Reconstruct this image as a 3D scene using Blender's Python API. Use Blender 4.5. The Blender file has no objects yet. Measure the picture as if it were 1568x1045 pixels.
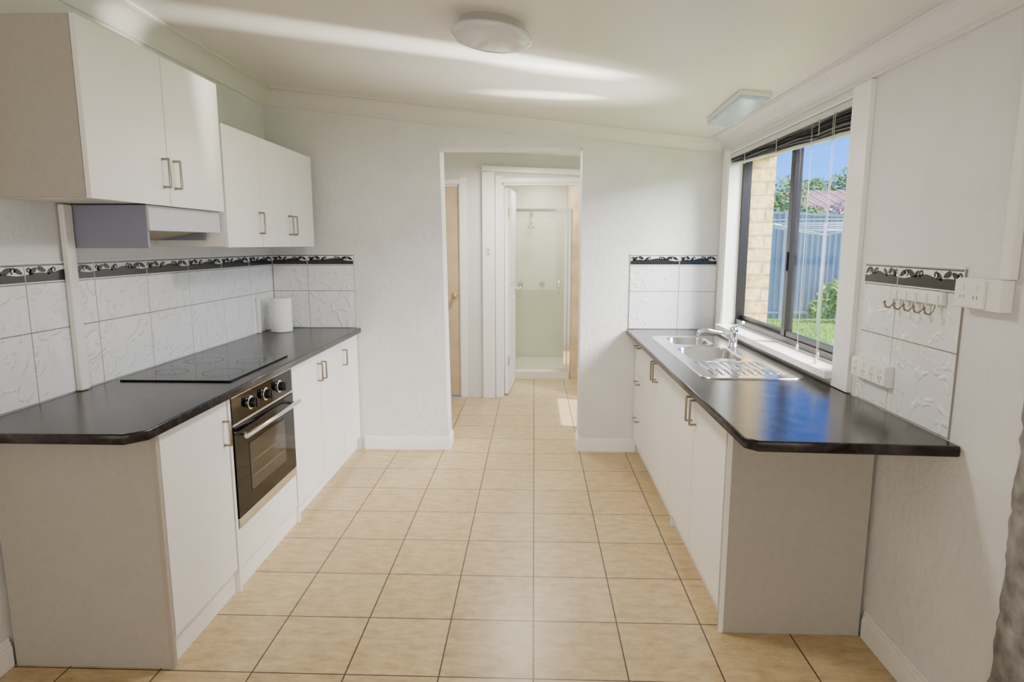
import bpy, math, random
from math import sin, cos, pi, radians, atan, tan
from mathutils import Vector, Matrix, noise
random.seed(7)
S = bpy.context.scene
COL = S.collection

# ------------------------------------------------------------------ materials
def nmat(name):
    m = bpy.data.materials.new(name); m.use_nodes = True
    nt = m.node_tree; b = nt.nodes['Principled BSDF']
    return m, nt, b
def mat(name, col, rough=0.5, metal=0.0, var=0.0, vscale=3.0, bump=0.0, bscale=40.0, spec=None, emis=None, estr=0, coat=0):
    m, nt, b = nmat(name)
    b.inputs['Base Color'].default_value = (*col, 1)
    b.inputs['Roughness'].default_value = rough
    b.inputs['Metallic'].default_value = metal
    if spec is not None: b.inputs['Specular IOR Level'].default_value = spec
    if coat: b.inputs['Coat Weight'].default_value = coat
    if emis:
        b.inputs['Emission Color'].default_value = (*emis, 1); b.inputs['Emission Strength'].default_value = estr
    tc = nt.nodes.new('ShaderNodeTexCoord')
    if var > 0:
        n = nt.nodes.new('ShaderNodeTexNoise'); n.inputs['Scale'].default_value = vscale
        n.inputs['Detail'].default_value = 5
        nt.links.new(tc.outputs['Object'], n.inputs['Vector'])
        r = nt.nodes.new('ShaderNodeValToRGB')
        r.color_ramp.elements[0].position = 0.3; r.color_ramp.elements[1].position = 0.7
        r.color_ramp.elements[0].color = (*[c*(1-var) for c in col], 1)
        r.color_ramp.elements[1].color = (*[min(1, c*(1+var)) for c in col], 1)
        nt.links.new(n.outputs['Fac'], r.inputs['Fac'])
        nt.links.new(r.outputs['Color'], b.inputs['Base Color'])
    if bump > 0:
        n2 = nt.nodes.new('ShaderNodeTexNoise'); n2.inputs['Scale'].default_value = bscale
        n2.inputs['Detail'].default_value = 6
        nt.links.new(tc.outputs['Object'], n2.inputs['Vector'])
        bp = nt.nodes.new('ShaderNodeBump'); bp.inputs['Strength'].default_value = bump
        bp.inputs['Distance'].default_value = 0.01
        nt.links.new(n2.outputs['Fac'], bp.inputs['Height'])
        nt.links.new(bp.outputs['Normal'], b.inputs['Normal'])
    return m

M_wall = mat('plaster_white', (0.71, 0.70, 0.68), 0.6, var=0.04, vscale=5, bump=0.5, bscale=28)
M_ceil = mat('ceiling_paint', (0.73, 0.70, 0.65), 0.4, var=0.03, vscale=1.0)
M_trim = mat('trim_gloss', (0.88, 0.86, 0.81), 0.3, var=0.01)
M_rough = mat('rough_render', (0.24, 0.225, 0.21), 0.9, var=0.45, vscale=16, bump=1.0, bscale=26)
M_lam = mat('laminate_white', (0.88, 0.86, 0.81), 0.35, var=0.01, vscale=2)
M_lamend_shaded = mat('laminate_end_shaded', (0.41, 0.375, 0.32), 0.5, var=0.04, vscale=40)  # end-panel laminate, colour darkened to carry the shade on those faces
M_gap = mat('gap_dark', (0.08, 0.06, 0.05), 0.8, var=0.1)
M_edge = mat('edge_strip', (0.40, 0.34, 0.28), 0.6, var=0.05)
M_steel = mat('stainless', (0.64, 0.64, 0.64), 0.15, 1.0, var=0.06, vscale=30)
M_chrome = mat('chrome', (0.85, 0.85, 0.85), 0.06, 1.0, var=0.01)
M_nickel = mat('handle_nickel', (0.30, 0.26, 0.20), 0.3, 1.0, var=0.05)
M_blk = mat('oven_black_glass', (0.002, 0.002, 0.0025), 0.06, var=0.1, spec=0.18)
M_blk2 = mat('black_plastic', (0.01, 0.01, 0.01), 0.35, var=0.1, spec=0.3)
M_ovwin = mat('oven_window', (0.03, 0.028, 0.024), 0.05, var=0.3, vscale=6, spec=0.3)
M_hood = mat('hood_grey', (0.24, 0.245, 0.32), 0.4, var=0.03)
M_hoodw = mat('hood_front', (0.56, 0.56, 0.59), 0.35, var=0.02)
M_filter = mat('hood_filter', (0.42, 0.36, 0.25), 0.5, 0.3, var=0.2, vscale=60)
M_plastic = mat('plastic_white', (0.80, 0.78, 0.72), 0.35, var=0.01)
M_dark = mat('socket_dark', (0.03, 0.03, 0.03), 0.5, var=0.1)
M_vine = mat('border_black', (0.012, 0.012, 0.014), 0.25, var=0.3, vscale=60)
M_grout = mat('grout', (0.26, 0.23, 0.19), 0.9, var=0.1, vscale=20)
M_diff = mat('light_diffuser', (0.66, 0.64, 0.66), 0.2, var=0.02, coat=0.5)
M_batt = mat('batten_diffuser', (0.46, 0.55, 0.72), 0.2, var=0.1, vscale=30)
M_frame = mat('window_aluminium', (0.014, 0.010, 0.008), 0.35, 0.2, var=0.1)
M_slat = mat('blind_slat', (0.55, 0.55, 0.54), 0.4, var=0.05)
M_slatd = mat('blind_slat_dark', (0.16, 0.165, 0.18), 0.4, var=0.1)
M_cord = mat('cord', (0.6, 0.58, 0.52), 0.8, var=0.05)
M_paper = mat('paper', (0.86, 0.85, 0.83), 0.95, var=0.02, bump=0.3, bscale=150)
M_wood = mat('tan_door', (0.54, 0.41, 0.25), 0.5, var=0.12, vscale=6)
M_brass = mat('brass', (0.55, 0.42, 0.22), 0.3, 1.0, var=0.05)
M_bath = mat('bath_tile', (0.66, 0.67, 0.55), 0.35, var=0.04, vscale=4)
M_bathtan = mat('bath_tile_tan', (0.62, 0.48, 0.27), 0.4, var=0.2, vscale=8)
M_fence = mat('fence_steel', (0.30, 0.37, 0.43), 0.5, var=0.08, vscale=0.8)
M_fence2 = mat('fence_post', (0.34, 0.40, 0.45), 0.5, var=0.08)
M_grass = mat('grass', (0.22, 0.40, 0.035), 0.9, var=0.4, vscale=4, bump=1, bscale=30)
M_blade = mat('grass_blade', (0.34, 0.54, 0.06), 0.8, var=0.3, vscale=5)
M_leaf = mat('leaf', (0.14, 0.31, 0.035), 0.6, var=0.5, vscale=3)
M_leaf2 = mat('leaf_tree', (0.18, 0.29, 0.07), 0.7, var=0.5, vscale=1.5)
M_leafp = mat('leaf_pink', (0.55, 0.30, 0.28), 0.7, var=0.4, vscale=1.5)
M_bark = mat('bark', (0.16, 0.11, 0.07), 0.9, var=0.3, vscale=10)
M_roof = mat('roof_red', (0.50, 0.20, 0.17), 0.7, var=0.35, vscale=2)
M_hwall = mat('neighbour_wall', (0.6, 0.55, 0.48), 0.9, var=0.1)
M_galv = mat('galvanised', (0.75, 0.77, 0.78), 0.35, 0.4, var=0.05)
M_conc = mat('concrete', (0.5, 0.48, 0.45), 0.9, var=0.15, vscale=4)

m, nt, b = nmat('countertop_laminate'); M_top = m
tc = nt.nodes.new('ShaderNodeTexCoord')
n1 = nt.nodes.new('ShaderNodeTexNoise'); n1.inputs['Scale'].default_value = 9; n1.inputs['Detail'].default_value = 9; n1.inputs['Distortion'].default_value = 1.5
nt.links.new(tc.outputs['Object'], n1.inputs['Vector'])
r = nt.nodes.new('ShaderNodeValToRGB')
r.color_ramp.elements[0].position = 0.38; r.color_ramp.elements[0].color = (0.006, 0.0045, 0.005, 1)
r.color_ramp.elements[1].position = 0.75; r.color_ramp.elements[1].color = (0.05, 0.038, 0.037, 1)
nt.links.new(n1.outputs['Fac'], r.inputs['Fac']); nt.links.new(r.outputs['Color'], b.inputs['Base Color'])
b.inputs['Roughness'].default_value = 0.21
b.inputs['Specular IOR Level'].default_value = 0.33
n2 = nt.nodes.new('ShaderNodeTexNoise'); n2.inputs['Scale'].default_value = 220
nt.links.new(tc.outputs['Object'], n2.inputs['Vector'])
bp = nt.nodes.new('ShaderNodeBump'); bp.inputs['Strength'].default_value = 0.12; bp.inputs['Distance'].default_value = 0.002
nt.links.new(n2.outputs['Fac'], bp.inputs['Height']); nt.links.new(bp.outputs['Normal'], b.inputs['Normal'])

m, nt, b = nmat('floor_tile_beige'); M_floor = m
tc = nt.nodes.new('ShaderNodeTexCoord')
mp = nt.nodes.new('ShaderNodeMapping'); mp.inputs['Location'].default_value = (-0.005+3.3, -1.98+3.4, 0)
nt.links.new(tc.outputs['Object'], mp.inputs['Vector'])
br = nt.nodes.new('ShaderNodeTexBrick'); br.offset = 0; br.squash = 1
br.inputs['Scale'].default_value = 1; br.inputs['Brick Width'].default_value = 0.33; br.inputs['Row Height'].default_value = 0.34
br.inputs['Mortar Size'].default_value = 0.0028; br.inputs['Mortar Smooth'].default_value = 0.1
br.inputs['Color1'].default_value = (0.53, 0.39, 0.20, 1); br.inputs['Color2'].default_value = (0.60, 0.455, 0.25, 1)
br.inputs['Mortar'].default_value = (0.045, 0.025, 0.012, 1)
nt.links.new(mp.outputs['Vector'], br.inputs['Vector'])
n1 = nt.nodes.new('ShaderNodeTexNoise'); n1.inputs['Scale'].default_value = 12; n1.inputs['Detail'].default_value = 9; n1.inputs['Roughness'].default_value = 0.7
mp2 = nt.nodes.new('ShaderNodeMapping'); mp2.inputs['Scale'].default_value = (1, 2.2, 1)
nt.links.new(tc.outputs['Object'], mp2.inputs['Vector']); nt.links.new(mp2.outputs['Vector'], n1.inputs['Vector'])
r = nt.nodes.new('ShaderNodeValToRGB')
r.color_ramp.elements[0].position = 0.36; r.color_ramp.elements[0].color = (0.72, 0.66, 0.58, 1)
r.color_ramp.elements[1].position = 0.62; r.color_ramp.elements[1].color = (1.0, 1.0, 1.0, 1)
nt.links.new(n1.outputs['Fac'], r.inputs['Fac'])
mx = nt.nodes.new('ShaderNodeMix'); mx.data_type = 'RGBA'; mx.blend_type = 'MULTIPLY'; mx.inputs['Factor'].default_value = 1
nt.links.new(br.outputs['Color'], mx.inputs['A']); nt.links.new(r.outputs['Color'], mx.inputs['B'])
nt.links.new(mx.outputs['Result'], b.inputs['Base Color'])
b.inputs['Roughness'].default_value = 0.31
bp = nt.nodes.new('ShaderNodeBump'); bp.invert = True; bp.inputs['Strength'].default_value = 0.5; bp.inputs['Distance'].default_value = 0.002
nt.links.new(br.outputs['Fac'], bp.inputs['Height']); nt.links.new(bp.outputs['Normal'], b.inputs['Normal'])

m, nt, b = nmat('wall_tile_embossed'); M_tile = m
b.inputs['Base Color'].default_value = (0.78, 0.78, 0.765, 1); b.inputs['Roughness'].default_value = 0.12
tc = nt.nodes.new('ShaderNodeTexCoord')
mp = nt.nodes.new('ShaderNodeMapping'); mp.inputs['Rotation'].default_value = (0.6, 0.3, 0.2); nt.links.new(tc.outputs['Object'], mp.inputs['Vector'])
n1 = nt.nodes.new('ShaderNodeTexNoise'); n1.inputs['Scale'].default_value = 8; n1.inputs['Detail'].default_value = 1.5; n1.inputs['Distortion'].default_value = 3.0
nt.links.new(mp.outputs['Vector'], n1.inputs['Vector'])
r = nt.nodes.new('ShaderNodeValToRGB'); r.color_ramp.elements[0].position = 0.54; r.color_ramp.elements[1].position = 0.66
nt.links.new(n1.outputs['Fac'], r.inputs['Fac'])
bp = nt.nodes.new('ShaderNodeBump'); bp.inputs['Strength'].default_value = 0.7; bp.inputs['Distance'].default_value = 0.004
nt.links.new(r.outputs['Color'], bp.inputs['Height']); nt.links.new(bp.outputs['Normal'], b.inputs['Normal'])

m, nt, b = nmat('cream_brick'); M_brick = m
tc = nt.nodes.new('ShaderNodeTexCoord')
sp = nt.nodes.new('ShaderNodeSeparateXYZ'); cb = nt.nodes.new('ShaderNodeCombineXYZ')
ad = nt.nodes.new('ShaderNodeMath'); ad.operation = 'ADD'
nt.links.new(tc.outputs['Object'], sp.inputs[0]); nt.links.new(sp.outputs['X'], ad.inputs[0]); nt.links.new(sp.outputs['Y'], ad.inputs[1])
nt.links.new(ad.outputs[0], cb.inputs['X']); nt.links.new(sp.outputs['Z'], cb.inputs['Y'])
br = nt.nodes.new('ShaderNodeTexBrick'); br.inputs['Scale'].default_value = 1; br.inputs['Brick Width'].default_value = 0.24; br.inputs['Row Height'].default_value = 0.086
br.inputs['Mortar Size'].default_value = 0.008
br.inputs['Color1'].default_value = (0.62, 0.44, 0.19, 1); br.inputs['Color2'].default_value = (0.74, 0.57, 0.28, 1); br.inputs['Mortar'].default_value = (0.38, 0.30, 0.18, 1)
nt.links.new(cb.outputs[0], br.inputs['Vector'])
nb = nt.nodes.new('ShaderNodeTexNoise'); nb.inputs['Scale'].default_value = 25; nb.inputs['Detail'].default_value = 6
nt.links.new(tc.outputs['Object'], nb.inputs['Vector'])
rb = nt.nodes.new('ShaderNodeValToRGB'); rb.color_ramp.elements[0].position = .3; rb.color_ramp.elements[0].color = (.6, .55, .5, 1); rb.color_ramp.elements[1].position = .65
nt.links.new(nb.outputs['Fac'], rb.inputs['Fac'])
mb_ = nt.nodes.new('ShaderNodeMix'); mb_.data_type = 'RGBA'; mb_.blend_type = 'MULTIPLY'; mb_.inputs['Factor'].default_value = 1
nt.links.new(br.outputs['Color'], mb_.inputs['A']); nt.links.new(rb.outputs['Color'], mb_.inputs['B'])
nt.links.new(mb_.outputs['Result'], b.inputs['Base Color'])
bp = nt.nodes.new('ShaderNodeBump'); bp.inputs['Strength'].default_value = 0.8; bp.inputs['Distance'].default_value = 0.01
nt.links.new(nb.outputs['Fac'], bp.inputs['Height']); nt.links.new(bp.outputs['Normal'], b.inputs['Normal'])
b.inputs['Roughness'].default_value = 0.9

def glassmat(name, tint, gl=0.08, diff=0.0, dcol=(0.8, 0.8, 0.8)):
    m = bpy.data.materials.new(name); m.use_nodes = True; nt = m.node_tree; nt.nodes.clear()
    o = nt.nodes.new('ShaderNodeOutputMaterial'); t = nt.nodes.new('ShaderNodeBsdfTransparent'); t.inputs[0].default_value = (*tint, 1)
    g = nt.nodes.new('ShaderNodeBsdfGlossy'); g.inputs['Roughness'].default_value = 0.02
    mxs = nt.nodes.new('ShaderNodeMixShader'); mxs.inputs[0].default_value = gl
    nt.links.new(t.outputs[0], mxs.inputs[1]); nt.links.new(g.outputs[0], mxs.inputs[2])
    last = mxs
    if diff > 0:
        d = nt.nodes.new('ShaderNodeBsdfDiffuse'); d.inputs[0].default_value = (*dcol, 1)
        m2 = nt.nodes.new('ShaderNodeMixShader'); m2.inputs[0].default_value = diff
        nt.links.new(mxs.outputs[0], m2.inputs[1]); nt.links.new(d.outputs[0], m2.inputs[2]); last = m2
    nt.links.new(last.outputs[0], o.inputs[0])
    return m
M_glass = glassmat('window_glass', (0.97, 0.98, 0.98), 0.03)
M_showglass = glassmat('shower_glass', (0.93, 0.96, 0.90), 0.04, 0.10, (0.72, 0.76, 0.66))

# ------------------------------------------------------------------ mesh builder
class MB:
    def __init__(s):
        s.v = []; s.f = []; s.mi = []; s.sm = []; s.mats = []; s.T = Matrix.Identity(4)
    def mid(s, m):
        if m not in s.mats: s.mats.append(m)
        return s.mats.index(m)
    def add(s, pts):
        b = len(s.v)
        for p in pts: s.v.append(tuple(s.T @ Vector(p)))
        return b
    def face(s, idx, m, sm=False):
        s.f.append(tuple(idx)); s.mi.append(s.mid(m)); s.sm.append(sm)
    def poly(s, pts, m, sm=False):
        b = s.add(pts); s.face(range(b, b+len(pts)), m, sm)
    def hexa(s, p, m):
        b = s.add(p)
        for q in ((0,3,2,1),(4,5,6,7),(0,1,5,4),(1,2,6,5),(2,3,7,6),(3,0,4,7)): s.face([b+i for i in q], m)
    def box(s, x0, x1, y0, y1, z0, z1, m):
        if x0 > x1: x0, x1 = x1, x0
        if y0 > y1: y0, y1 = y1, y0
        s.hexa([(x0,y0,z0),(x1,y0,z0),(x1,y1,z0),(x0,y1,z0),(x0,y0,z1),(x1,y0,z1),(x1,y1,z1),(x0,y1,z1)], m)
    def tube(s, pts, r, m, seg=8):
        pts = [Vector(p) for p in pts]; n = len(pts); rings = []
        t0 = (pts[1]-pts[0]).normalized()
        up = Vector((0,0,1)) if abs(t0.z) < 0.9 else Vector((1,0,0))
        u = t0.cross(up).normalized()
        for i, p in enumerate(pts):
            if i == 0: t = t0
            elif i == n-1: t = (pts[-1]-pts[-2]).normalized()
            else: t = ((pts[i]-pts[i-1]).normalized()+(pts[i+1]-pts[i]).normalized()).normalized()
            u = (u - t*u.dot(t)).normalized(); w = t.cross(u)
            rr = r[i] if isinstance(r, (list, tuple)) else r
            rings.append(s.add([p+(u*cos(2*pi*k/seg)+w*sin(2*pi*k/seg))*rr for k in range(seg)]))
        for a, c in zip(rings, rings[1:]):
            for k in range(seg):
                k2 = (k+1) % seg; s.face((a+k, a+k2, c+k2, c+k), m, True)
        s.face([rings[0]+k for k in range(seg)][::-1], m); s.face([rings[-1]+k for k in range(seg)], m)
    def lathe(s, c, prof, m, axis='Z', seg=32, sm=True):
        c = Vector(c); rings = []
        for r, h in prof:
            pts = []
            for k in range(seg):
                a = 2*pi*k/seg
                if axis == 'Z': d = Vector((r*cos(a), r*sin(a), h))
                elif axis == 'X': d = Vector((h, r*cos(a), r*sin(a)))
                else: d = Vector((r*cos(a), h, r*sin(a)))
                pts.append(c+d)
            rings.append(s.add(pts))
        for a, e in zip(rings, rings[1:]):
            for k in range(seg):
                k2 = (k+1) % seg; s.face((a+k, a+k2, e+k2, e+k), m, sm)
        s.face([rings[0]+k for k in range(seg)][::-1], m); s.face([rings[-1]+k for k in range(seg)], m)
    def done(s, name, bevel=0, parent=None, recalc=True):
        me = bpy.data.meshes.new(name); me.from_pydata(s.v, [], s.f)
        for mm in s.mats: me.materials.append(mm)
        for p, i, q in zip(me.polygons, s.mi, s.sm): p.material_index = i; p.use_smooth = q
        me.update()
        if recalc:
            import bmesh
            bm = bmesh.new(); bm.from_mesh(me); bmesh.ops.recalc_face_normals(bm, faces=bm.faces); bm.to_mesh(me); bm.free()
        ob = bpy.data.objects.new(name, me); COL.objects.link(ob)
        if bevel:
            md = ob.modifiers.new('bevel', 'BEVEL'); md.width = bevel; md.segments = 2; md.limit_method = 'ANGLE'
        if parent: ob.parent = parent
        return ob

def slab(name, outlines, z0, z1, m, bevel=0.006):
    cu = bpy.data.curves.new(name+'_c', 'CURVE'); cu.dimensions = '2D'; cu.fill_mode = 'BOTH'
    cu.extrude = (z1-z0)/2-bevel; cu.bevel_depth = bevel; cu.bevel_resolution = 3; cu.offset = -bevel
    for o in outlines:
        sp = cu.splines.new('POLY'); sp.points.add(len(o)-1); sp.use_cyclic_u = True
        for i, (x, y) in enumerate(o): sp.points[i].co = (x, y, 0, 1)
    tmp = bpy.data.objects.new(name+'_t', cu); COL.objects.link(tmp)
    bpy.context.view_layer.update()
    dg = bpy.context.evaluated_depsgraph_get()
    me = bpy.data.meshes.new_from_object(tmp.evaluated_get(dg))
    for v in me.vertices: v.co.z += (z0+z1)/2
    me.materials.clear(); me.materials.append(m)
    bpy.data.objects.remove(tmp)
    ob = bpy.data.objects.new(name, me); COL.objects.link(ob)
    return ob

def rrect(x0, x1, y0, y1, r, n=6):
    pts = []
    for cx, cy, a0 in ((x1-r, y1-r, 0), (x0+r, y1-r, pi/2), (x0+r, y0+r, pi), (x1-r, y0+r, 3*pi/2)):
        for k in range(n+1):
            a = a0+k*pi/2/n; pts.append((cx+r*cos(a), cy+r*sin(a)))
    return pts

# ------------------------------------------------------------------ key dims
XL, XR, YB, YN = -1.86, 1.27, 4.43, -1.6
SL = 0.1154
def zc(x): return 2.545-SL*(x-XL)
TOP = 0.90
WY0, WY1, WZ0, WZ1 = 2.64, 4.25, 0.93, 2.075   # window opening

b = MB(); b.box(-1.95, 1.40, YN, 8.1, -0.1, 0, M_floor); b.done('floor')
b = MB()
b.hexa([(-2.0,YN,zc(-2.0)),(1.40,YN,zc(1.40)),(1.40,YB,zc(1.40)),(-2.0,YB,zc(-2.0)),
        (-2.0,YN,zc(-2.0)+.15),(1.40,YN,zc(1.40)+.15),(1.40,YB,zc(1.40)+.15),(-2.0,YB,zc(-2.0)+.15)], M_ceil)
b.done('ceiling')
b = MB(); b.box(XL-.14, XL, YN, YB, 0, 2.54, M_wall); b.done('wall_left')
b = MB()
def rw(y0, y1, z0, z1):
    b.box(XR, 1.40, y0, y1, z0, z1, M_wall); b.box(1.40, 1.56, y0, y1, z0-.02, z1+.0, M_brick)
rw(YN, WY0, 0, 2.175); rw(WY1, YB, 0, 2.175); rw(WY0, WY1, 0, WZ0); rw(WY0, WY1, WZ1, 2.175)
b.done('wall_right')
# nib of rough render near right
b = MB()
n = 120; prev = None
for i in range(n+1):
    z = 2.15*i/n
    low = z < 1.15
    def E(k): 
        a = .016 if low else .002
        return a*noise.noise(Vector((k*.7, 3.1, z*9)))+a*.6*noise.noise(Vector((k*1.7, 7.1, z*31)))
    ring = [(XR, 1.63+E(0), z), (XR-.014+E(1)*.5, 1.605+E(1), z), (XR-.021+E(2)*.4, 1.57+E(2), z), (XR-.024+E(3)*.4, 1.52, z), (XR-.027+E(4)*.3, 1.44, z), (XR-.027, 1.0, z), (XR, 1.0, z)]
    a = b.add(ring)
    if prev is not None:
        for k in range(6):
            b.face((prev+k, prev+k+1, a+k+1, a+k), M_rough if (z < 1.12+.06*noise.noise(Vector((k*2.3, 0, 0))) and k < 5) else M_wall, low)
    prev = a
b.done('wall_nib')
DX0, DX1, DZ = -0.62, 0.33, 2.14
b = MB()
def q4(x0a, x0b, x1a, x1b, z0, zt0, zt1):
    b.hexa([(x0a,YB,z0),(x1a,YB,z0),(x1a,YB+.2,z0),(x0a,YB+.2,z0),(x0b,YB,zt0),(x1b,YB,zt1),(x1b,YB+.2,zt1),(x0b,YB+.2,zt0)], M_wall)
DT0, DT1 = -.65, .325
q4(-2.0, -2.0, DX0, DT0, 0, DZ, DZ); q4(DX1, DT1, 1.40, 1.40, 0, DZ, DZ)
q4(-2.0, -2.0, 1.40, 1.40, DZ, zc(-2.0)+.14, zc(1.4)+.14)
b.done('wall_back')
b = MB(); b.box(-2.0, 1.4, YN-.1, YN, 0, 2.6, M_wall); b.done('wall_rear')

def profile():
    n = 6; s = 0.085; pts = [(s+.016, -.002), (s+.016, .012), (s+.004, .012)]
    for k in range(n+1):
        a = pi/2*k/n
        pts.append((s*(1-sin(a))+.006, s*(1-cos(a))+.016))
    pts += [(.014, s+.016), (.014, s+.028), (0, s+.028)]
    return pts
P = profile()
def cornice(name, f, ends):
    b = MB(); r0 = b.add([f(o, d, ends[0]) for o, d in P]); r1 = b.add([f(o, d, ends[1]) for o, d in P])
    for k in range(len(P)-1): b.face((r0+k, r0+k+1, r1+k+1, r1+k), M_ceil, False)
    return b.done(name, recalc=False)
cornice('trim_1', lambda o, d, y: (XL+o, y, zc(XL+o)-d), (YN, YB))
cornice('trim_2', lambda o, d, y: (XR-o, y, zc(XR-o)-d*.72), (YN, YB))
cornice('trim_3', lambda o, d, x: (x, YB-o, zc(x)-d), (XL, XR))

def bboard(name, x0, x1, y0, y1, nx, ny, h=.10):
    b = MB(); t = .014
    for z0, z1, tt in ((0, h*.72, t), (h*.72, h*.86, t*.75), (h*.86, h, t*.45)):
        if nx: b.box(x0, x0+nx*tt, y0, y1, z0, z1, M_trim)
        else: b.box(x0, x1, y0, y0+ny*tt, z0, z1, M_trim)
    b.done(name, 0.002)
bboard('baseboard_back_left', -1.24, DX0+.012, YB, 0, 0, -1)
bboard('baseboard_back_right', DX1-.012, .74, YB, 0, 0, -1)
bboard('baseboard_jamb_left', DX0, 0, YB-.01, YB+.2, 1, 0)
bboard('baseboard_jamb_right', DX1, 0, YB-.01, YB+.2, -1, 0)
bboard('baseboard_left', XL, 0, 0.2, 1.985, 1, 0, .11)
bboard('baseboard_right', XR, 0, 1.66, 2.26, -1, 0, .11)

# ------------------------------------------------------------------ hall + bathroom
b = MB(); b.hexa([(-1.7,4.63,2.40),(1.3,4.63,2.24),(1.3,8.0,2.24),(-1.7,8.0,2.40),(-1.7,4.63,2.5),(1.3,4.63,2.4),(1.3,8.0,2.4),(-1.7,8.0,2.5)], M_ceil); b.done('ceiling_hall')
b = MB(); b.box(-1.8, -1.7, 4.63, 8.0, 0, 2.45, M_wall); b.done('wall_hall_left')
b = MB()
b.box(1.26, 1.40, 4.63, 4.80, 0, 2.3, M_wall); b.box(1.26, 1.40, 5.75, 8.0, 0, 2.3, M_wall); b.box(1.26, 1.40, 4.80, 5.75, 2.12, 2.3, M_wall)
b.done('wall_hall_right')
b = MB()
FY = 6.05
def fw(x0, x1, z0, z1): b.box(x0, x1, FY, FY+.1, z0, z1, M_wall)
fw(-1.7, -1.5, 0, 2.4); fw(-.70, -.31, 0, 2.4); fw(.50, 1.26, 0, 2.4); fw(-1.5, -.70, 2.05, 2.4); fw(-.31, .50, 2.06, 2.4)
b.done('wall_hall_far')
b = MB(); b.box(-.49, -.375, FY-.05, FY, 0, 2.16, M_trim); b.done('trim_4', .003)
b = MB(); b.hexa([(-.49,FY-.05,2.165),(1.2,FY-.05,2.09),(1.2,FY,2.09),(-.49,FY,2.165),(-.49,FY-.05,2.215),(1.2,FY-.05,2.14),(1.2,FY,2.14),(-.49,FY,2.215)], M_trim); b.done('trim_10', .003)
b = MB(); b.box(-.452, -.415, FY-.062, FY-.05, 1.40, 1.475, M_plastic); b.box(-.441, -.426, FY-.067, FY-.062, 1.425, 1.45, M_edge); b.done('light_switch', .002)
def doorframe(name, x0, x1, zt):
    b = MB(); w = .065
    for (a, c) in ((x0-w+.008, x0+.008), (x1-.008, x1+w-.008)):
        b.box(a, c, FY-.018, FY, 0, zt+w, M_trim)
    b.box(x0-w+.008, x1+w-.008, FY-.02, FY, zt, zt+w-.02, M_trim)
    b.box(x0, x0+.02, FY, FY+.1, 0, zt, M_trim); b.box(x1-.02, x1, FY, FY+.1, 0, zt, M_trim); b.box(x0, x1, FY, FY+.1, zt-.02, zt, M_trim)
    return b.done(name, .003)
doorframe('trim_5', -1.5, -.70, 2.05); doorframe('trim_6', -.31, .50, 2.06)
b = MB(); b.box(-1.48, -.722, FY+.01, FY+.05, .01, 2.03, M_wood)
for zz in (.15, 1.1): 
    b.box(-1.38, -.85, FY+.004, FY+.01, zz, zz+.8, M_wood)
b.lathe((-.765, FY+.01, 1.0), [(.028, 0), (.028, -.008), (.010, -.012), (.010, -.035), (.026, -.045), (.028, -.06), (.016, -.072)], M_brass, 'Y', 20)
b.done('door_1', .003)
b = MB(); b.T = Matrix.Translation((-.285, FY+.09, 0)) @ Matrix.Rotation(radians(86), 4, 'Z')
b.box(0, .74, -.035, 0, .012, 2.03, M_trim)
for zz in (.15, 1.1): b.box(.1, .64, -.04, -.035, zz, zz+.8, M_trim)
for sg in (-1, 1):
    y0 = -.035 if sg < 0 else 0
    b.lathe((.68, y0, 1.02), [(.027, 0), (.027, sg*.008), (.01, sg*.012), (.01, sg*.04), (.024, sg*.05), (.026, sg*.062), (.014, sg*.072)], M_chrome, 'Y', 20)
for zz in (.3, 1.75): b.box(-.01, .02, -.045, -.035, zz, zz+.09, M_brass)
b.done('door_2', .003)
b = MB(); b.box(-.9, 1.26, 7.9, 8.0, 0, 2.35, M_bath); b.done('wall_bathroom_back')
b = MB(); b.box(-.46, -.34, 6.95, 7.9, 0, 2.35, M_bath); b.done('wall_shower_left')
b = MB(); b.box(.40, .46, 6.92, 7.9, 0, 2.35, M_bathtan); b.box(.46, 1.26, 6.92, 7.0, 0, 2.3, M_bathtan); b.done('wall_shower_right')
sx0, sx1, sy, sz0, sz1 = -.30, .37, 6.92, .10, 1.87
b = MB(); b.box(-.335, .395, sy-.03, 7.89, 0.001, .078, M_bath); b.box(-.30, .36, sy+.05, 7.85, .078, .079, M_trim); b.done('shower_tray', .005)
b = MB()
for x in (sx0, .33, sx1-.0): b.box(x, x+.028, sy-.015, sy+.015, .08, sz1, M_chrome)
b.box(sx0, sx1+.028, sy-.018, sy+.018, sz1-.03, sz1, M_chrome); b.box(sx0, sx1+.028, sy-.018, sy+.018, .08, .115, M_chrome)
b.box(sx0+.02, sx1, sy-.003, sy+.003, .11, sz1-.02, M_showglass)
b.tube([(.27, sy-.015, .95), (.27, sy-.05, .95), (.27, sy-.05, 1.10), (.27, sy-.015, 1.10)], .006, M_chrome)
b.done('shower_screen')
b = MB()
b.lathe((-.04, 7.9, 1.86), [(.03, 0), (.03, -.01), (.012, -.015)], M_chrome, 'Y', 16)
b.tube([(-.04, 7.9, 1.86), (-.04, 7.78, 1.86), (-.04, 7.72, 1.80), (-.04, 7.70, 1.72)], .012, M_nickel)
b.lathe((-.04, 7.70, 1.68), [(.045, 0), (.05, .01), (.02, .035), (.012, .05)], M_nickel, 'Z', 20)
b.done('shower_head')
b = MB()
for x in (-.17, .10):
    b.lathe((x, 7.9, 1.0), [(.03, 0), (.03, -.01), (.014, -.02), (.014, -.05)], M_nickel, 'Y', 16)
    for k in range(2):
        a = k*pi/2+.4
        b.tube([(x-.035*cos(a), 7.845, 1.0-.035*sin(a)), (x+.035*cos(a), 7.845, 1.0+.035*sin(a))], .008, M_nickel)
b.done('shower_taps')
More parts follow.
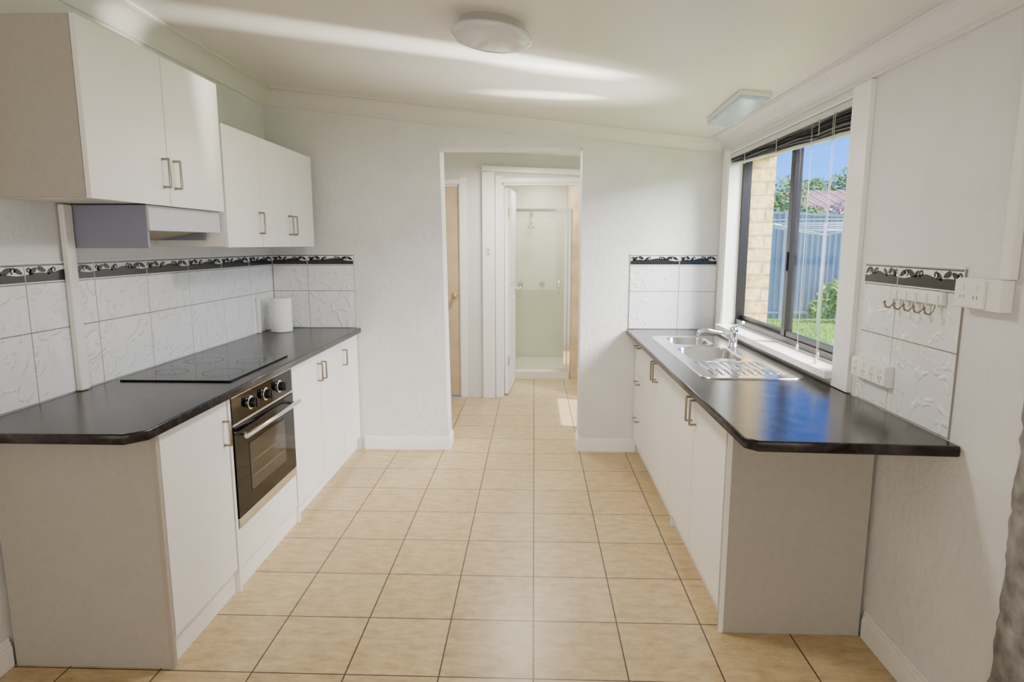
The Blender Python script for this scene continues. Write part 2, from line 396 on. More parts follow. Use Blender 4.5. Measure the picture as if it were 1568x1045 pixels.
b = MB(); b.lathe((-.12, 5.2, 2.312), [(.15, 0), (.15, -.02), (.12, -.05), (.05, -.065)], M_diff, 'Z'); b.done('ceiling_light_hall')

# ------------------------------------------------------------------ wall tiles
def border_art(b, F, w, h):
    n = 30; prev = None
    for i in range(n+1):
        t = i/n; top = h*(.50+.07*sin(t*pi*4-.6)+.22*math.exp(-((t-.5)/.15)**2))
        cur = (F(t*w, h*.05), F(t*w, top))
        if prev: b.poly([prev[0], cur[0], cur[1], prev[1]], M_vine)
        prev = cur
    for cx, cz, L, ang in ((.10, .68, .66, .5), (.22, .74, .62, -.35), (.79, .72, .66, .45), (.93, .66, .58, -.5), (.69, .70, .5, 2.4), (.33, .64, .5, .8)):
        pts = []
        for k in range(12):
            a = 2*pi*k/12; u = cos(a)*L*h*.5; v = sin(a)*L*h*.24*(1-.3*cos(a))
            pts.append(F(min(w, max(0, cx*w+u*cos(ang)-v*sin(ang))), min(h*.97, max(h*.03, cz*h+u*sin(ang)+v*cos(ang)))))
        b.poly(pts, M_vine)
    for cx, cz, sgn in ((.04, .70, 1), (.39, .70, -1), (.61, .72, 1), (.87, .72, -1)):
        prev = None
        for k in range(13):
            a = k*.5-1.2; rr = h*.25*(1-k/20)
            c = (cx*w+sgn*rr*cos(a), cz*h+rr*sin(a)); d = (cx*w+sgn*(rr-h*.12)*cos(a), cz*h+(rr-h*.12)*sin(a))
            c = (min(max(c[0], 0), w), min(c[1], h*.97)); d = (min(max(d[0], 0), w), min(d[1], h*.97))
            cur = (F(*c), F(*d))
            if prev: b.poly([prev[0], cur[0], cur[1], prev[1]], M_vine)
            prev = cur
    b.poly([F(0, h*.94), F(w, h*.94), F(w, h), F(0, h)], M_vine)
def tiles(name, axis, wall, nrm, cuts, zbot=TOP+.002):
    b = MB(); g = .0022; t = .007
    rows = [(zbot, 1.165), (1.165, 1.345), (1.345, 1.418)]
    def BX(a0, a1, z0, z1, d0, d1, m):
        if axis == 'Y': b.box(wall+nrm*d0, wall+nrm*d1, a0, a1, z0, z1, m)
        else: b.box(a0, a1, wall+nrm*d0, wall+nrm*d1, z0, z1, m)
    cuts = sorted(cuts)
    BX(cuts[0], cuts[-1], zbot, 1.418, .0005, t-.0025, M_grout)
    for a0, a1 in zip(cuts, cuts[1:]):
        for z0, z1 in rows: BX(a0+g, a1-g, z0+g, z1-g, .001, t, M_tile)
        w = .33; h = .066
        def F(a, z):
            a = a0+.003+(a1-a0-.006)*min(1, max(0, a/w)); q = wall+nrm*(t+.0006)
            return (q, a, 1.3485+z) if axis == 'Y' else (a, q, 1.3485+z)
        border_art(b, F, w, h)
    BX(cuts[0], cuts[-1], 1.418, 1.424, .0005, t, M_plastic)
    return b.done(name, recalc=False)
tiles('tile_splashback_left', 'Y', XL, 1, [YB-.008-.364*k for k in range(8)])
tiles('tile_splashback_back_left', 'X', YB, -1, [XL+.01, -1.60, -1.27])
tiles('tile_splashback_back_right', 'X', YB, -1, [.665, 1.005, XR-.01])
tiles('tile_splashback_right', 'Y', XR, -1, [1.90, 2.24, 2.46])

# ------------------------------------------------------------------ counters
slab('countertop_left', [[(XL+.008,1.86),(-1.285,1.86),(-1.235,1.915),(-1.235,YB-.008),(XL+.008,YB-.008)]], .865, TOP, M_top)
hole = [(.80,3.20),(.80,4.02),(1.15,4.02),(1.15,3.20)]
ctr = slab('countertop_right', [[(XR-.008,1.835),(.685,1.865),(.65,1.90),(.65,YB-.008),(XR-.008,YB-.008)], hole], .865, TOP, M_top)

def vhandle(b, x, nx, y, z0, z1):
    b.tube([(x, y, z0), (x+nx*.028, y, z0), (x+nx*.03, y, z0+.003), (x+nx*.03, y, z1-.003), (x+nx*.028, y, z1), (x, y, z1)], .0055, M_nickel, 8)
def hhandle(b, x, nx, y0, y1, z):
    b.tube([(x, y0, z), (x+nx*.028, y0, z), (x+nx*.028, y1, z), (x, y1, z)], .0055, M_nickel, 8)

# left base cabinets
XF = -1.265
b = MB()
Y0, Y1 = 1.99, YB-.004
b.box(XL+.016, XF-.001, Y0, Y0+.018, 0, .865, M_lamend_shaded)
b.box(XF-.018, XF, Y0-.001, Y0+.002, 0, .865, M_edge)
b.box(XF-.03, XF-.019, Y0+.018, 2.49, .0, .865, M_gap); b.box(XF-.03, XF-.019, 3.20, Y1, .10, .865, M_gap)
b.box(XL+.016, XL+.03, Y0+.018, Y1, 0.1, .865, M_lam)
b.box(XL+.03, XF-.03, Y1-.018, Y1, 0, .865, M_lam)
b.box(XF-.06, XF+.004, 2.487, 2.505, 0, .865, M_lam); b.box(XF-.06, XF+.004, 3.178, 3.196, 0, .865, M_lam)
b.box(XF-.035, XF-.018, Y0+.018, 2.487, 0, .105, M_lam)
b.box(XF-.035, XF-.012, 2.505, 3.178, 0, .095, M_lam)
b.box(XF-.05, XF-.035, 3.196, Y1, 0, .095, M_lam)
def door(b, y0, y1, z0, z1, xf=XF, t=.018, n=1): b.box(xf-n*t, xf, y0+.0025, y1-.0025, z0, z1, M_lam)
door(b, 2.01, 2.485, .11, .858)
door(b, 2.507, 3.176, .10, .272)
for y0, y1 in ((3.20, 3.61), (3.61, 4.03), (4.03, 4.42)): door(b, y0, y1, .10, .858)
vhandle(b, XF, 1, 2.445, .675, .775)
for y in (3.575, 3.645, 4.065): vhandle(b, XF, 1, y, .70, .80)
b.done('base_cabinet', .0015)

# right base cabinets
XG = .72
b = MB(); Y0 = 2.27
b.box(XG+.001, XR-.015, Y0, Y0+.018, 0, .865, M_lamend_shaded)
b.box(XG, XG+.018, Y0-.001, Y0+.002, 0, .865, M_lam)
b.box(XG+.019, XG+.03, Y0+.018, Y1, .10, .865, M_gap)
b.box(XR-.03, XR-.016, Y0+.018, Y1, 0, .865, M_lam); b.box(XG+.03, XR-.03, Y1-.018, Y1, 0, .865, M_lam)
b.box(XG+.04, XG+.055, Y0+.018, Y1, 0, .10, M_lam)
def doorr(y0, y1, z0, z1): b.box(XG, XG+.018, y0+.0025, y1-.0025, z0, z1, M_lam)
doorr(2.29, 2.76, .10, .858); doorr(2.76, 3.215, .10, .858); doorr(3.215, 3.63, .10, .858); doorr(3.63, 4.07, .10, .858)
b.box(XG+.018, XG+.05, 3.206, 3.222, 0, .10, M_lam)
for z0, z1 in ((.10, .345), (.35, .60), (.605, .858)): doorr(4.07, 4.42, z0, z1)
for y in (2.725, 2.795, 3.60, 3.665): vhandle(b, XG, -1, y, .70, .81)
for z in (.29, .55, .80): hhandle(b, XG, -1, 4.19, 4.30, z)
b.done('base_cabinet', .0015)

# upper cabinets
XU = -1.50
def upper(y0, doors, z0, z1, handles):
    b = MB(); ye = doors[-1]
    b.box(XL+.001, XU-.019, y0, y0+.016, z0, z1, M_lamend_shaded if z0 > 1.6 else M_lam); b.box(XL+.001, XU-.019, ye-.016, ye, z0, z1, M_lamend_shaded)
    b.box(XL+.001, XU-.022, y0+.016, ye-.016, z0, z0+.016, M_lam); b.box(XL+.001, XU-.022, y0+.016, ye-.016, z1-.016, z1, M_lam)
    b.box(XU-.024, XU-.019, y0+.002, ye-.002, z0+.002, z1-.002, M_gap)
    ys = [y0]+doors
    for a, c in zip(ys, ys[1:]): b.box(XU-.018, XU, a+.002, c-.002, z0-.004, z1, M_lam)
    for h in handles: vhandle(b, XU, 1, h, z0+.07, z0+.18)
    b.done('wall_cabinet', .0015)
upper(2.13, [2.605, 3.06], 1.65, 2.235, [2.565, 2.645])
upper(3.075, [3.48, 3.89, 4.30], 1.48, 2.065, [3.445, 3.86, 3.925])

# range hood
b = MB()
hy0, hy1 = 2.485, 3.055
b.box(XL+.012, -1.535, hy0, hy0+.012, 1.475, 1.645, M_hood)
b.box(XL+.012, -1.60, hy1-.012, hy1, 1.51, 1.645, M_hood)
b.box(-1.55, -1.525, hy0+.002, hy1, 1.545, 1.645, M_hoodw)
b.box(XL+.012, -1.55, hy0+.012, hy1-.012, 1.57, 1.645, M_hood)
b.hexa([(XL+.012, hy0+.012, 1.51), (-1.56, hy0+.012, 1.555), (-1.56, hy1-.012, 1.555), (XL+.012, hy1-.012, 1.51),
        (XL+.012, hy0+.012, 1.57), (-1.56, hy0+.012, 1.57), (-1.56, hy1-.012, 1.57), (XL+.012, hy1-.012, 1.57)], M_filter)
b.done('range_hood', .002)

b = MB(); b.box(XL+.008, XL+.032, 2.43, 2.48, TOP+.002, 1.645, M_plastic); b.done('conduit_left', .005)  # boxed conduit running from hood to counter
b = MB(); b.box(XL+.008, XL+.03, 4.12, 4.14, TOP+.002, 1.14, M_plastic); b.done('conduit_short', .003)  # short conduit beside the paper towel roll

# cooktop
b = MB()
b.box(-1.80, -1.31, 2.62, 3.26, TOP+.0005, TOP+.007, M_blk)
for cx, cy, r in ((-1.43, 2.80, .09), (-1.43, 3.09, .07), (-1.67, 2.80, .07), (-1.67, 3.09, .09)):
    n = 32
    for k in range(n):
        a, c = 2*pi*k/n, 2*pi*(k+1)/n
        b.poly([(cx+r*cos(a), cy+r*sin(a), TOP+.0074), (cx+r*cos(c), cy+r*sin(c), TOP+.0074), (cx+(r-.002)*cos(c), cy+(r-.002)*sin(c), TOP+.0074), (cx+(r-.002)*cos(a), cy+(r-.002)*sin(a), TOP+.0074)], M_dark)
b.done('cooktop', .0015)

# oven
b = MB()
oy0, oy1 = 2.515, 3.168; ox = XF+.004
b.box(-1.75, ox-.02, oy0+.01, oy1-.01, .285, .86, M_blk2)
b.box(ox-.02, ox, oy0, oy1, .735, .862, M_blk)
b.box(ox-.02, ox+.002, oy0, oy1, .852, .862, M_steel)
b.box(ox-.02, ox+.002, oy0, oy1, .728, .738, M_steel)
b.box(ox-.02, ox+.004, oy0, oy1, .325, .725, M_blk)
b.box(ox+.004, ox+.0055, oy0+.13, oy1-.13, .40, .62, M_ovwin)
for z in (.40, .62): b.box(ox+.004, ox+.0065, oy0+.13, oy1-.13, z-.002, z+.002, M_blk2)
for z in (.46, .53): b.tube([(ox+.0058, oy0+.15, z), (ox+.0058, oy1-.15, z)], .0012, M_nickel, 6)
b.box(ox-.02, ox+.003, oy0, oy1, .283, .322, M_steel)
b.tube([(ox, oy0+.06, .685), (ox+.045, oy0+.06, .685)], .008, M_steel); b.tube([(ox, oy1-.06, .685), (ox+.045, oy1-.06, .685)], .008, M_steel)
b.tube([(ox+.045, oy0+.025, .685), (ox+.045, oy1-.025, .685)], .011, M_steel, 12)
for y in (oy0+.17, oy0+.33, oy0+.49):
    b.lathe((ox, y, .795), [(.031, 0), (.031, .006), (.024, .008)], M_chrome, 'X', 24)
    b.lathe((ox, y, .795), [(.024, .008), (.021, .03), (.015, .032)], M_blk2, 'X', 24)
    b.box(ox+.03, ox+.036, y-.004, y+.004, .775, .815, M_blk2)
b.done('oven', .002)

# paper towel roll
b = MB(); c = (-1.725, 4.22, TOP)
b.lathe(c, [(.068, .002), (.07, .006), (.07, .226), (.068, .23), (.022, .23), (.020, .22)], M_paper, 'Z', 36)
b.lathe((c[0], c[1], TOP+.2), [(.0195, 0), (.0195, .021)], M_edge, 'Z', 20)
b.done('paper_towel_roll')

# sink
import bmesh
def build_sink():
    bm = bmesh.new(); zt = TOP+.006
    def loop(pts, z): return [bm.verts.new((x, y, z)) for x, y in pts]
    def edges(L): return [bm.edges.get((L[i], L[(i+1) % len(L)])) or bm.edges.new((L[i], L[(i+1) % len(L)])) for i in range(len(L))]
    def bridge(A, B, sm=True):
        for i in range(len(A)):
            j = (i+1) % len(A); f = bm.faces.new((A[i], A[j], B[j], B[i])); f.smooth = sm
    O = loop(rrect(.755, 1.21, 2.76, 4.06, .07), zt)
    E = edges(O); bowls = []
    for (x0, x1, y0, y1) in ((.83, 1.07, 3.70, 3.99), (.81, 1.10, 3.235, 3.60)):
        L = loop(rrect(x0, x1, y0, y1, .06), zt); E += edges(L); bowls.append((L, x0, x1, y0, y1))
    L = loop(rrect(.80, 1.15, 2.82, 3.17, .03), zt); E += edges(L)
    L2 = loop(rrect(.808, 1.142, 2.828, 3.162, .025), zt-.004); bridge(L, L2); bm.faces.new(L2)
    bmesh.ops.triangle_fill(bm, edges=E, use_beauty=True)
    O2 = loop(rrect(.752, 1.213, 2.757, 4.063, .072), TOP+.0005); bridge(O, O2)
    for L, x0, x1, y0, y1 in bowls:
        prev = L
        for ins, z, r in ((.004, zt-.006, .056), (.014, zt-.13, .05), (.024, zt-.148, .045), (.045, zt-.155, .03)):
            N = loop(rrect(x0+ins, x1-ins, y0+ins, y1-ins, r), z); bridge(prev, N); prev = N
        bm.faces.new(prev)
    bmesh.ops.recalc_face_normals(bm, faces=bm.faces)
    me = bpy.data.meshes.new('kitchen_sink'); bm.to_mesh(me); bm.free()
    return me
me = build_sink()
b = MB(); 
for i in range(9):
    x = .83+i*.036; b.tube([(x, 2.84, TOP+.0035), (x, 3.15, TOP+.0035)], .0045, M_steel, 8)
for cx, cy in ((.95, 3.845), (.955, 3.42)): b.lathe((cx, cy, TOP-.148), [(.038, 0), (.038, .003), (.03, .0035), (.028, .001), (.006, .001)], M_chrome, 'Z', 24)
base = len(b.v); b.v += [tuple(v.co) for v in me.vertices]
for p in me.polygons: b.f.append(tuple(base+i for i in p.vertices)); b.mi.append(b.mid(M_steel)); b.sm.append(p.use_smooth)
b.done('kitchen_sink', recalc=False)

# faucet
b = MB(); fx, fy, fz = 1.145, 3.62, TOP+.006
b.lathe((fx, fy, fz), [(.030, 0), (.030, .008), (.023, .012), (.022, .075), (.025, .08), (.025, .10), (.018, .115), (.008, .12)], M_chrome, 'Z', 28)
b.tube([(fx-.015, fy, fz+.055), (fx-.08, fy-.01, fz+.085), (fx-.16, fy-.02, fz+.10), (fx-.20, fy-.025, fz+.095), (fx-.21, fy-.027, fz+.07)], [.013, .012, .011, .011, .011], M_chrome, 14)
b.tube([(fx, fy, fz+.112), (fx+.01, fy-.05, fz+.135), (fx+.02, fy-.10, fz+.155)], [.008, .006, .007], M_chrome, 10)
b.done('faucet')

# ------------------------------------------------------------------ window
b = MB()
gx = 1.375
b.box(gx-.03, gx+.025, WY0, WY1, .965, 1.0, M_frame); b.box(gx-.03, gx+.025, WY0, WY1, WZ1-.035, WZ1, M_frame)
b.box(gx-.03, gx+.025, WY0, WY0+.03, .965, WZ1, M_frame); b.box(gx-.03, gx+.025, WY1-.03, WY1, .965, WZ1, M_frame)
ym = (WY0+WY1)/2
b.box(gx-.025, gx+.0, ym-.03, ym+.02, 1.0, WZ1-.03, M_frame); b.box(gx+.002, gx+.022, ym-.02, ym+.03, 1.0, WZ1-.03, M_frame)
b.box(gx-.02, gx-.0, WY0+.03, ym-.03, 1.0, 1.03, M_frame); b.box(gx+.003, gx+.022, ym+.03, WY1-.03, 1.0, 1.025, M_frame)
b.box(gx-.03, gx-.022, WY0+.0, WY1, .962, .97, M_galv)
b.box(gx-.012, gx-.008, WY0+.03, ym-.03, 1.03, WZ1-.03, M_glass); b.box(gx+.008, gx+.012, ym+.03, WY1-.03, 1.025, WZ1-.03, M_glass)
b.box(gx-.032, gx-.025, ym-.02, ym-.005, 1.35, 1.45, M_blk2)
b.box(1.22, gx-.03, WY0-.005, WY1+.005, .932, .962, M_trim)
b.box(gx-.03, 1.40, WY0, WY1, .93, .965, M_trim)
b.box(XR-.012, gx-.03, WY0, WY0+.012, .962, WZ1, M_trim); b.box(XR-.012, gx-.03, WY1-.012, WY1, .962, WZ1, M_trim)
b.box(XR-.012, gx-.03, WY0, WY1, WZ1-.010, WZ1, M_trim)
b.box(XR-.02, XR, WY0-.135, WY0, TOP+.003, 2.10, M_trim); b.box(XR-.02, XR, WY1, WY1+.10, TOP+.003, 2.10, M_trim)
b.box(XR-.014, XR, WY0, WY1, TOP+.012, .93, M_trim)
b.box(1.40, 1.60, WY0-.0, WY1, .90, .935, M_brick)
b.done('window_1', .0015)

# venetian blind (raised, stacked crookedly)
b = MB()
bx = XR+.012
b.box(bx-.02, bx+.025, WY0+.02, WY1-.02, 2.035, 2.062, M_slat)
for i in range(20):
    t = i/19; zn = 2.03-.085*t; zf = 2.03-.022*t
    dx = random.uniform(-.008, .008); tl = random.uniform(-.009, .009)
    y0, y1 = WY0+.02+random.uniform(0, .02), WY1-.02-random.uniform(0, .01)
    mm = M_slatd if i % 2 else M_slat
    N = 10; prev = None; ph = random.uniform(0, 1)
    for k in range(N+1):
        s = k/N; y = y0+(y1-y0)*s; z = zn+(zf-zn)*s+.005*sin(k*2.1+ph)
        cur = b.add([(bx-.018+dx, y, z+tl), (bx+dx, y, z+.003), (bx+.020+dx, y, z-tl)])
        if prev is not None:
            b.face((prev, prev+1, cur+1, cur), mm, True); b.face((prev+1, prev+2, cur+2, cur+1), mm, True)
        prev = cur
b.hexa([(bx-.014, WY0+.02, 1.93), (bx+.016, WY0+.02, 1.93), (bx+.016, WY1-.02, 1.996), (bx-.014, WY1-.02, 1.996),
        (bx-.014, WY0+.02, 1.942), (bx+.016, WY0+.02, 1.942), (bx+.016, WY1-.02, 2.006), (bx-.014, WY1-.02, 2.006)], M_slat)
for yy, zz in ((2.80, 1.02), (2.815, .99), (3.02, 1.02)):
    b.tube([(bx-.022, yy, 2.04), (bx-.024, yy-.005, 1.6), (bx-.022, yy, zz)], .0014, M_cord, 5)
    b.lathe((bx-.022, yy, zz-.03), [(.002, .03), (.006, .02), (.007, 0)], M_cord, 'Z', 10)
for yy in (2.95, 3.45, 3.95): b.tube([(bx-.021, yy, 2.04), (bx-.021, yy, 1.97)], .0025, M_cord, 5)
b.done('venetian_blind', recalc=False)

# ------------------------------------------------------------------ ceiling lights
th = atan(SL)
b = MB(); b.T = Matrix.Translation((-.17, 2.64, zc(-.17))) @ Matrix.Rotation(th, 4, 'Y')
b.lathe((0, 0, 0), [(.135, 0), (.135, -.03), (.160, -.036)], M_chrome, 'Z', 48)
b.lathe((0, 0, 0), [(.160, -.036), (.165, -.044), (.160, -.056), (.14, -.070), (.10, -.080), (.05, -.085), (.01, -.086)], M_diff, 'Z', 48)
b.done('ceiling_light')
b = MB(); b.T = Matrix.Translation((1.06, 3.50, zc(1.06))) @ Matrix.Rotation(th, 4, 'Y') @ Matrix.Rotation(radians(-2), 4, 'Z')
b.box(-.075, .075, -.34, .34, -.022, 0, M_plastic)
b.hexa([(-.065,-.33,-.04),(.065,-.33,-.04),(.065,.33,-.04),(-.065,.33,-.04),(-.073,-.338,-.022),(.073,-.338,-.022),(.073,.338,-.022),(-.073,.338,-.022)], M_batt)
b.done('batten_light', .003)

# ------------------------------------------------------------------ right wall fittings
b = MB(); x = XR-.007
b.box(XR-.035, XR-.001, 1.71, 1.885, 1.31, 1.395, M_plastic)
b.box(XR-.043, XR-.035, 1.765, 1.882, 1.314, 1.391, M_plastic)
for y in (1.795, 1.85):
    b.box(XR-.046, XR-.043, y-.007, y+.007, 1.362, 1.378, M_plastic)
    for dy in (-.007, .007): b.box(XR-.0435, XR-.0428, y+dy-.0012, y+dy+.0012, 1.338, 1.348, M_dark)
b.done('power_outlet', .003)
b = MB()
b.box(x-.022, x-.0005, 2.21, 2.45, .99, 1.065, M_plastic); b.box(x-.03, x-.022, 2.214, 2.446, .994, 1.061, M_plastic)
for k in range(4):
    y = 2.245+k*.057
    b.box(x-.033, x-.03, y-.006, y+.006, 1.038, 1.052, M_plastic)
    for dy in (-.007, .007): b.box(x-.0305, x-.0298, y+dy-.0015, y+dy+.0015, 1.014, 1.026, M_dark)
    b.box(x-.0305, x-.0298, y-.0012, y+.0012, 1.0, 1.01, M_dark)
b.done('power_outlet', .003)
b = MB(); b.box(XR-.028, XR-.001, 1.70, 1.735, 1.397, 2.09, M_plastic); b.done('conduit_cover', .004)  # conduit cover strip down to the outlet
b = MB(); b.box(x-.014, x-.0005, 1.97, 2.245, 1.305, 1.345, M_plastic)
for k in range(5):
    y = 1.995+k*.056
    b.box(x-.018, x-.014, y-.008, y+.008, 1.295, 1.335, M_plastic)
    b.tube([(x-.018, y, 1.305), (x-.022, y, 1.285), (x-.032, y, 1.273), (x-.045, y, 1.277), (x-.050, y, 1.292)], .0035, M_nickel, 8)
    b.lathe((x-.050, y, 1.290), [(.003, 0), (.006, .004), (.003, .008)], M_nickel, 'Z', 10)
b.done('key_hook_rack', .0015)

# ------------------------------------------------------------------ outside
GZ = .28
b = MB(); b.box(1.9, 16, -3, 22.5, GZ-.3, GZ, M_grass)
for i in range(12000):
    x = random.uniform(2.2, 7); y = random.uniform(5.5, 10.2); h = random.uniform(.02, .05); a = random.uniform(0, pi)
    dx, dy = cos(a)*.008, sin(a)*.008; lx, ly = random.uniform(-.03, .03), random.uniform(-.03, .03)
    b.poly([(x-dx, y-dy, GZ), (x+dx, y+dy, GZ), (x+lx, y+ly, GZ+h)], M_blade)
b.done('lawn', recalc=False)
b = MB(); b.box(1.56, 1.9, -3, 10.3, GZ-.3, GZ-.02, M_conc); b.done('garden_path')
b = MB(); prev = None
fyA, fyB = 10.6, 10.2
pat = [(0, 0), (.03, 0), (.045, .03), (.075, .03), (.09, 0)]
x = 1.6; FZ = 2.12; FS = .05
while x < 11:
    for px, py in pat[:-1]:
        y = fyA+(fyB-fyA)*(x-1.6)/9+py
        zt = FZ-FS*(x-1.6)
        cur = b.add([(x+px, y, GZ), (x+px, y, zt)])
        if prev is not None: b.face((prev, cur, cur+1, prev+1), M_fence)
        prev = cur
    x += .09
for k in range(5):
    x = 1.7+k*2.35; y = fyA+(fyB-fyA)*(x-1.6)/9
    b.box(x-.03, x+.03, y-.05, y, GZ, FZ+.03-FS*(x-1.6), M_fence2)
for zt in (FZ-.03, GZ+.08):
    d = FS*9.4 if zt > 1 else 0
    b.hexa([(1.6, fyA-.03, zt), (11, fyB-.03, zt-d), (11, fyB+.03, zt-d), (1.6, fyA+.03, zt),
            (1.6, fyA-.03, zt+.04), (11, fyB-.03, zt-d+.04), (11, fyB+.03, zt-d+.04), (1.6, fyA+.03, zt+.04)], M_fence2)
b.done('garden_fence', recalc=False)
b = MB(); cx, cy, cz = 3.75, 8.4, 1.66
b.tube([(cx, cy, GZ), (cx, cy, cz+.1)], .02, M_galv, 12)
arms = []
for k in range(4):
    a = k*pi/2+.5; e = Vector((cx+1.25*cos(a), cy+1.25*sin(a), cz+.12)); arms.append(e)
    b.tube([(cx, cy, cz-.05), e], .012, M_galv, 8)
c = Vector((cx, cy, cz-.05))
for f in (.35, .5, .65, .8, 1.0):
    for k in range(4): b.tube([c.lerp(arms[k], f), c.lerp(arms[(k+1) % 4], f)], .005, M_galv, 5)
b.done('clothesline')
def foliage(name, blobs, n, size, m, m2=None, trunk=None):
    b = MB()
    for (cx, cy, cz, rx, ry, rz) in blobs:
        for i in range(n):
            d = Vector((random.gauss(0, 1), random.gauss(0, 1), random.gauss(0, 1))).normalized()*random.uniform(.15, 1)**.5
            p = Vector((cx+d.x*rx, cy+d.y*ry, cz+d.z*rz))
            u = Vector((random.gauss(0, 1), random.gauss(0, 1), random.gauss(0, 1))).normalized(); w = u.orthogonal().normalized()
            s = size*random.uniform(.6, 1.3)
            b.poly([p-u*s, p+w*s*.45, p+u*s, p-w*s*.45], m2 if (m2 and random.random() < .35) else m)
    if trunk:
        for t in trunk: b.tube(t, [.03*(1-.5*i/len(t)) if len(t) else .03 for i in range(len(t))], M_bark, 8)
    return b.done(name, recalc=False)
foliage('garden_shrub', [(4.75, 9.95, .66, .34, .2, .30), (5.1, 9.9, .80, .32, .2, .42), (4.5, 9.95, .50, .22, .15, .16)], 700, .055, M_leaf, M_blade,
        [[(4.8, 9.95, GZ), (4.85, 9.9, .8)], [(5.1, 9.9, GZ), (5.1, 9.9, .9)]])
foliage('garden_tree', [(5.5, 14.2, 2.5, .42, .5, .5), (5.0, 14.0, 2.2, .5, .5, .42), (5.9, 14.0, 2.05, .35, .4, .3)], 700, .06, M_leaf2, M_leaf, [[(5.5, 14.2, GZ), (5.5, 14.2, 2.4)]])
foliage('garden_tree', [(9.2, 21.5, 3.2, .8, .7, .45), (10.5, 21.5, 3.45, .9, .7, .6), (11.8, 21.5, 3.5, 1.0, .7, .7)], 800, .09, M_leaf2, M_leaf, [[(10, 21.5, GZ), (10, 21.5, 3.2)]])
foliage('blossom_tree', [(6.1, 12.8, 2.15, .35, .3, .18), (6.7, 12.8, 2.1, .3, .3, .2)], 350, .06, M_leafp, M_galv, [[(6.1, 12.8, GZ), (6.1, 12.8, 2.1)], [(6.7, 12.8, GZ), (6.7, 12.8, 2.1)]])
b = MB()
b.box(6.9, 14, 15.2, 20, GZ+.001, 2.0, M_hwall)
x = 6.6
while x < 14.2:
    b.hexa([(x, 14.8, 2.0), (x+.28, 14.8, 2.0), (x+.28, 17.5, 2.85), (x, 17.5, 2.85), (x, 14.8, 2.06), (x+.28, 14.8, 2.06), (x+.28, 17.5, 2.91), (x, 17.5, 2.91)], M_roof)
    b.tube([(x+.29, 14.8, 2.06), (x+.29, 17.5, 2.91)], .03, M_hwall, 6)
    x += .3
b.box(6.5, 14.3, 14.7, 14.8, 1.9, 2.04, M_galv)
b.done('neighbour_house')

# ------------------------------------------------------------------ lights
w = bpy.data.worlds.new('World'); S.world = w; w.use_nodes = True; nt = w.node_tree
bg = nt.nodes['Background']; sky = nt.nodes.new('ShaderNodeTexSky'); sky.sky_type = 'NISHITA'
sky.sun_disc = False; sky.sun_elevation = radians(60); sky.sun_rotation = radians(140); sky.air_density = 1.0; sky.ozone_density = 3; sky.dust_density = .1
mx = nt.nodes.new('ShaderNodeMix'); mx.data_type = 'RGBA'; mx.blend_type = 'MULTIPLY'; mx.inputs['Factor'].default_value = 1
mx.inputs['B'].default_value = (.12, .50, 1.35, 1)
nt.links.new(sky.outputs[0], mx.inputs['A']); nt.links.new(mx.outputs['Result'], bg.inputs[0]); bg.inputs[1].default_value = 0.42

def lamp(name, typ, loc, target, energy, scale=None, **k):
    L = bpy.data.lights.new(name, typ); L.energy = energy
    for a, v in k.items(): setattr(L, a, v)
    o = bpy.data.objects.new(name, L); COL.objects.link(o); o.location = loc
    o.rotation_euler = (Vector(target)-Vector(loc)).to_track_quat('-Z', 'Y').to_euler()
    if scale: o.scale = scale
    return o
lamp('sun', 'SUN', (6, -3, 8), (6-.55*1, -3+.14, 8-1), 11, angle=radians(.6), color=(1, .94, .84))
lamp('outdoor_fill_lamp', 'AREA', (3.4, 2.3, 3.0), (-.2, 3.3, .6), 860, shape='RECTANGLE', size=1.8, size_y=1.4, color=(1, .98, .94))  # added lamp outside the window, boosts sky light entering the room
lamp('rear_fill_lamp', 'AREA', (-.2, YN+.05, 1.25), (-.2, 3, 1.35), 44, shape='RECTANGLE', size=2.4, size_y=1.7, color=(1, .96, .90))  # added fill lamp behind the camera; the rear wall has no window
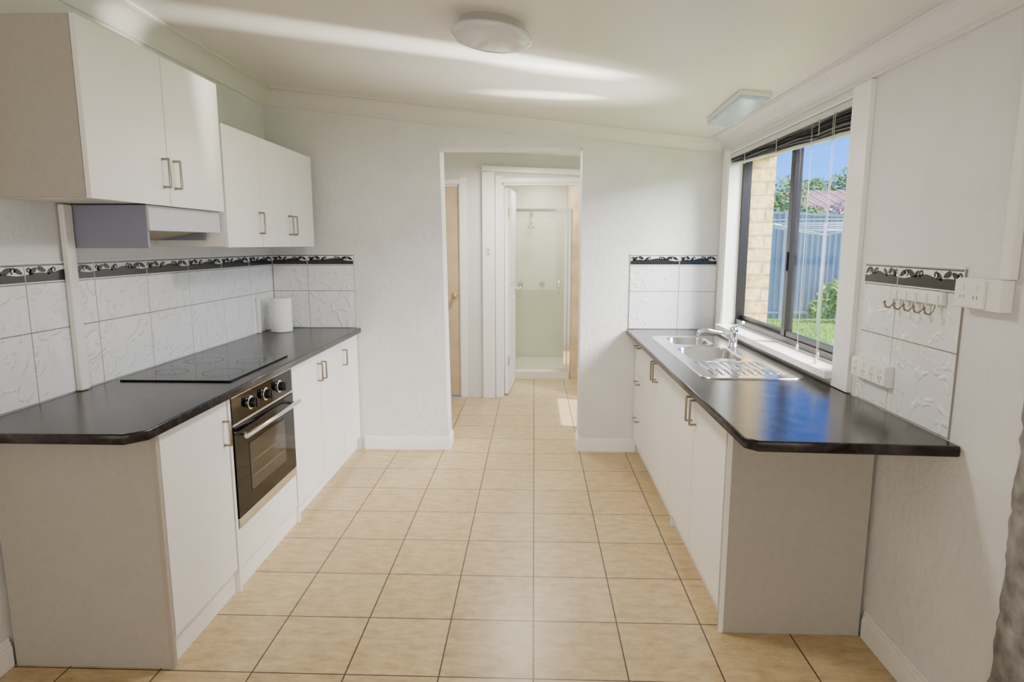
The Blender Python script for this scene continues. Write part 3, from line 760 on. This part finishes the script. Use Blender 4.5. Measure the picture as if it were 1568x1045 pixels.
lamp('hall_fill', 'AREA', (-.1, 5.3, 2.2), (-.1, 5.3, 0), 34, shape='DISK', size=.4, color=(1, .96, .88))  # added fill for the hall; the ceiling disc itself does not glow
lamp('bathroom_fill', 'AREA', (.1, 6.55, 2.2), (.1, 7.3, .6), 14, shape='DISK', size=.4, color=(1, .97, .92))  # added fill for the bathroom, not tied to any fitting
lamp('shower_fill', 'AREA', (.05, 7.4, 2.2), (.05, 7.45, 0), 8, shape='DISK', size=.25, color=(1, .97, .92))  # unseen lamp added to brighten the shower behind its glass
lamp('kitchen_ceiling_fill', 'AREA', (-.17, 2.64, zc(-.17)-.10), (-.17, 2.64, 0), 24, shape='DISK', size=.3, color=(1, .96, .91))  # added fill below the round fitting, which is itself unlit
gc = (1, .96, .88)
lamp('glint_standin_spot', 'SPOT', (1.0, 3.20, .95), (-.48, 3.06, 2.40), 700, scale=(.15, 1, 1), spot_size=radians(56), spot_blend=1, shadow_soft_size=.02, color=gc)  # spots added at the sink imitate sunlight reflected onto the ceiling
lamp('glint_standin_spot', 'SPOT', (1.0, 3.25, .95), (.12, 3.20, 2.32), 420, scale=(.34, 1, 1), spot_size=radians(23), spot_blend=1, shadow_soft_size=.02, color=gc)
lamp('glint_standin_spot', 'SPOT', (1.0, 3.45, .95), (.08, 3.72, 2.30), 560, scale=(.34, 1, 1), spot_size=radians(23), spot_blend=1, shadow_soft_size=.02, color=gc)
lamp('glint_standin_spot', 'SPOT', (1.0, 3.35, .95), (.06, 3.42, 2.30), 190, scale=(.8, 1, 1), spot_size=radians(52), spot_blend=1, shadow_soft_size=.05, color=gc)

# ------------------------------------------------------------------ camera
cam = bpy.data.cameras.new('camera'); co = bpy.data.objects.new('camera', cam); COL.objects.link(co)
cam.sensor_width = 36; cam.lens = 36*964/1568; cam.clip_start = .05; cam.clip_end = 200
co.location = (0, 0, 1.49)
co.rotation_euler = (Matrix.Rotation(radians(2.0), 4, 'Z') @ Matrix.Rotation(radians(90-8.73), 4, 'X')).to_euler()
S.camera = co
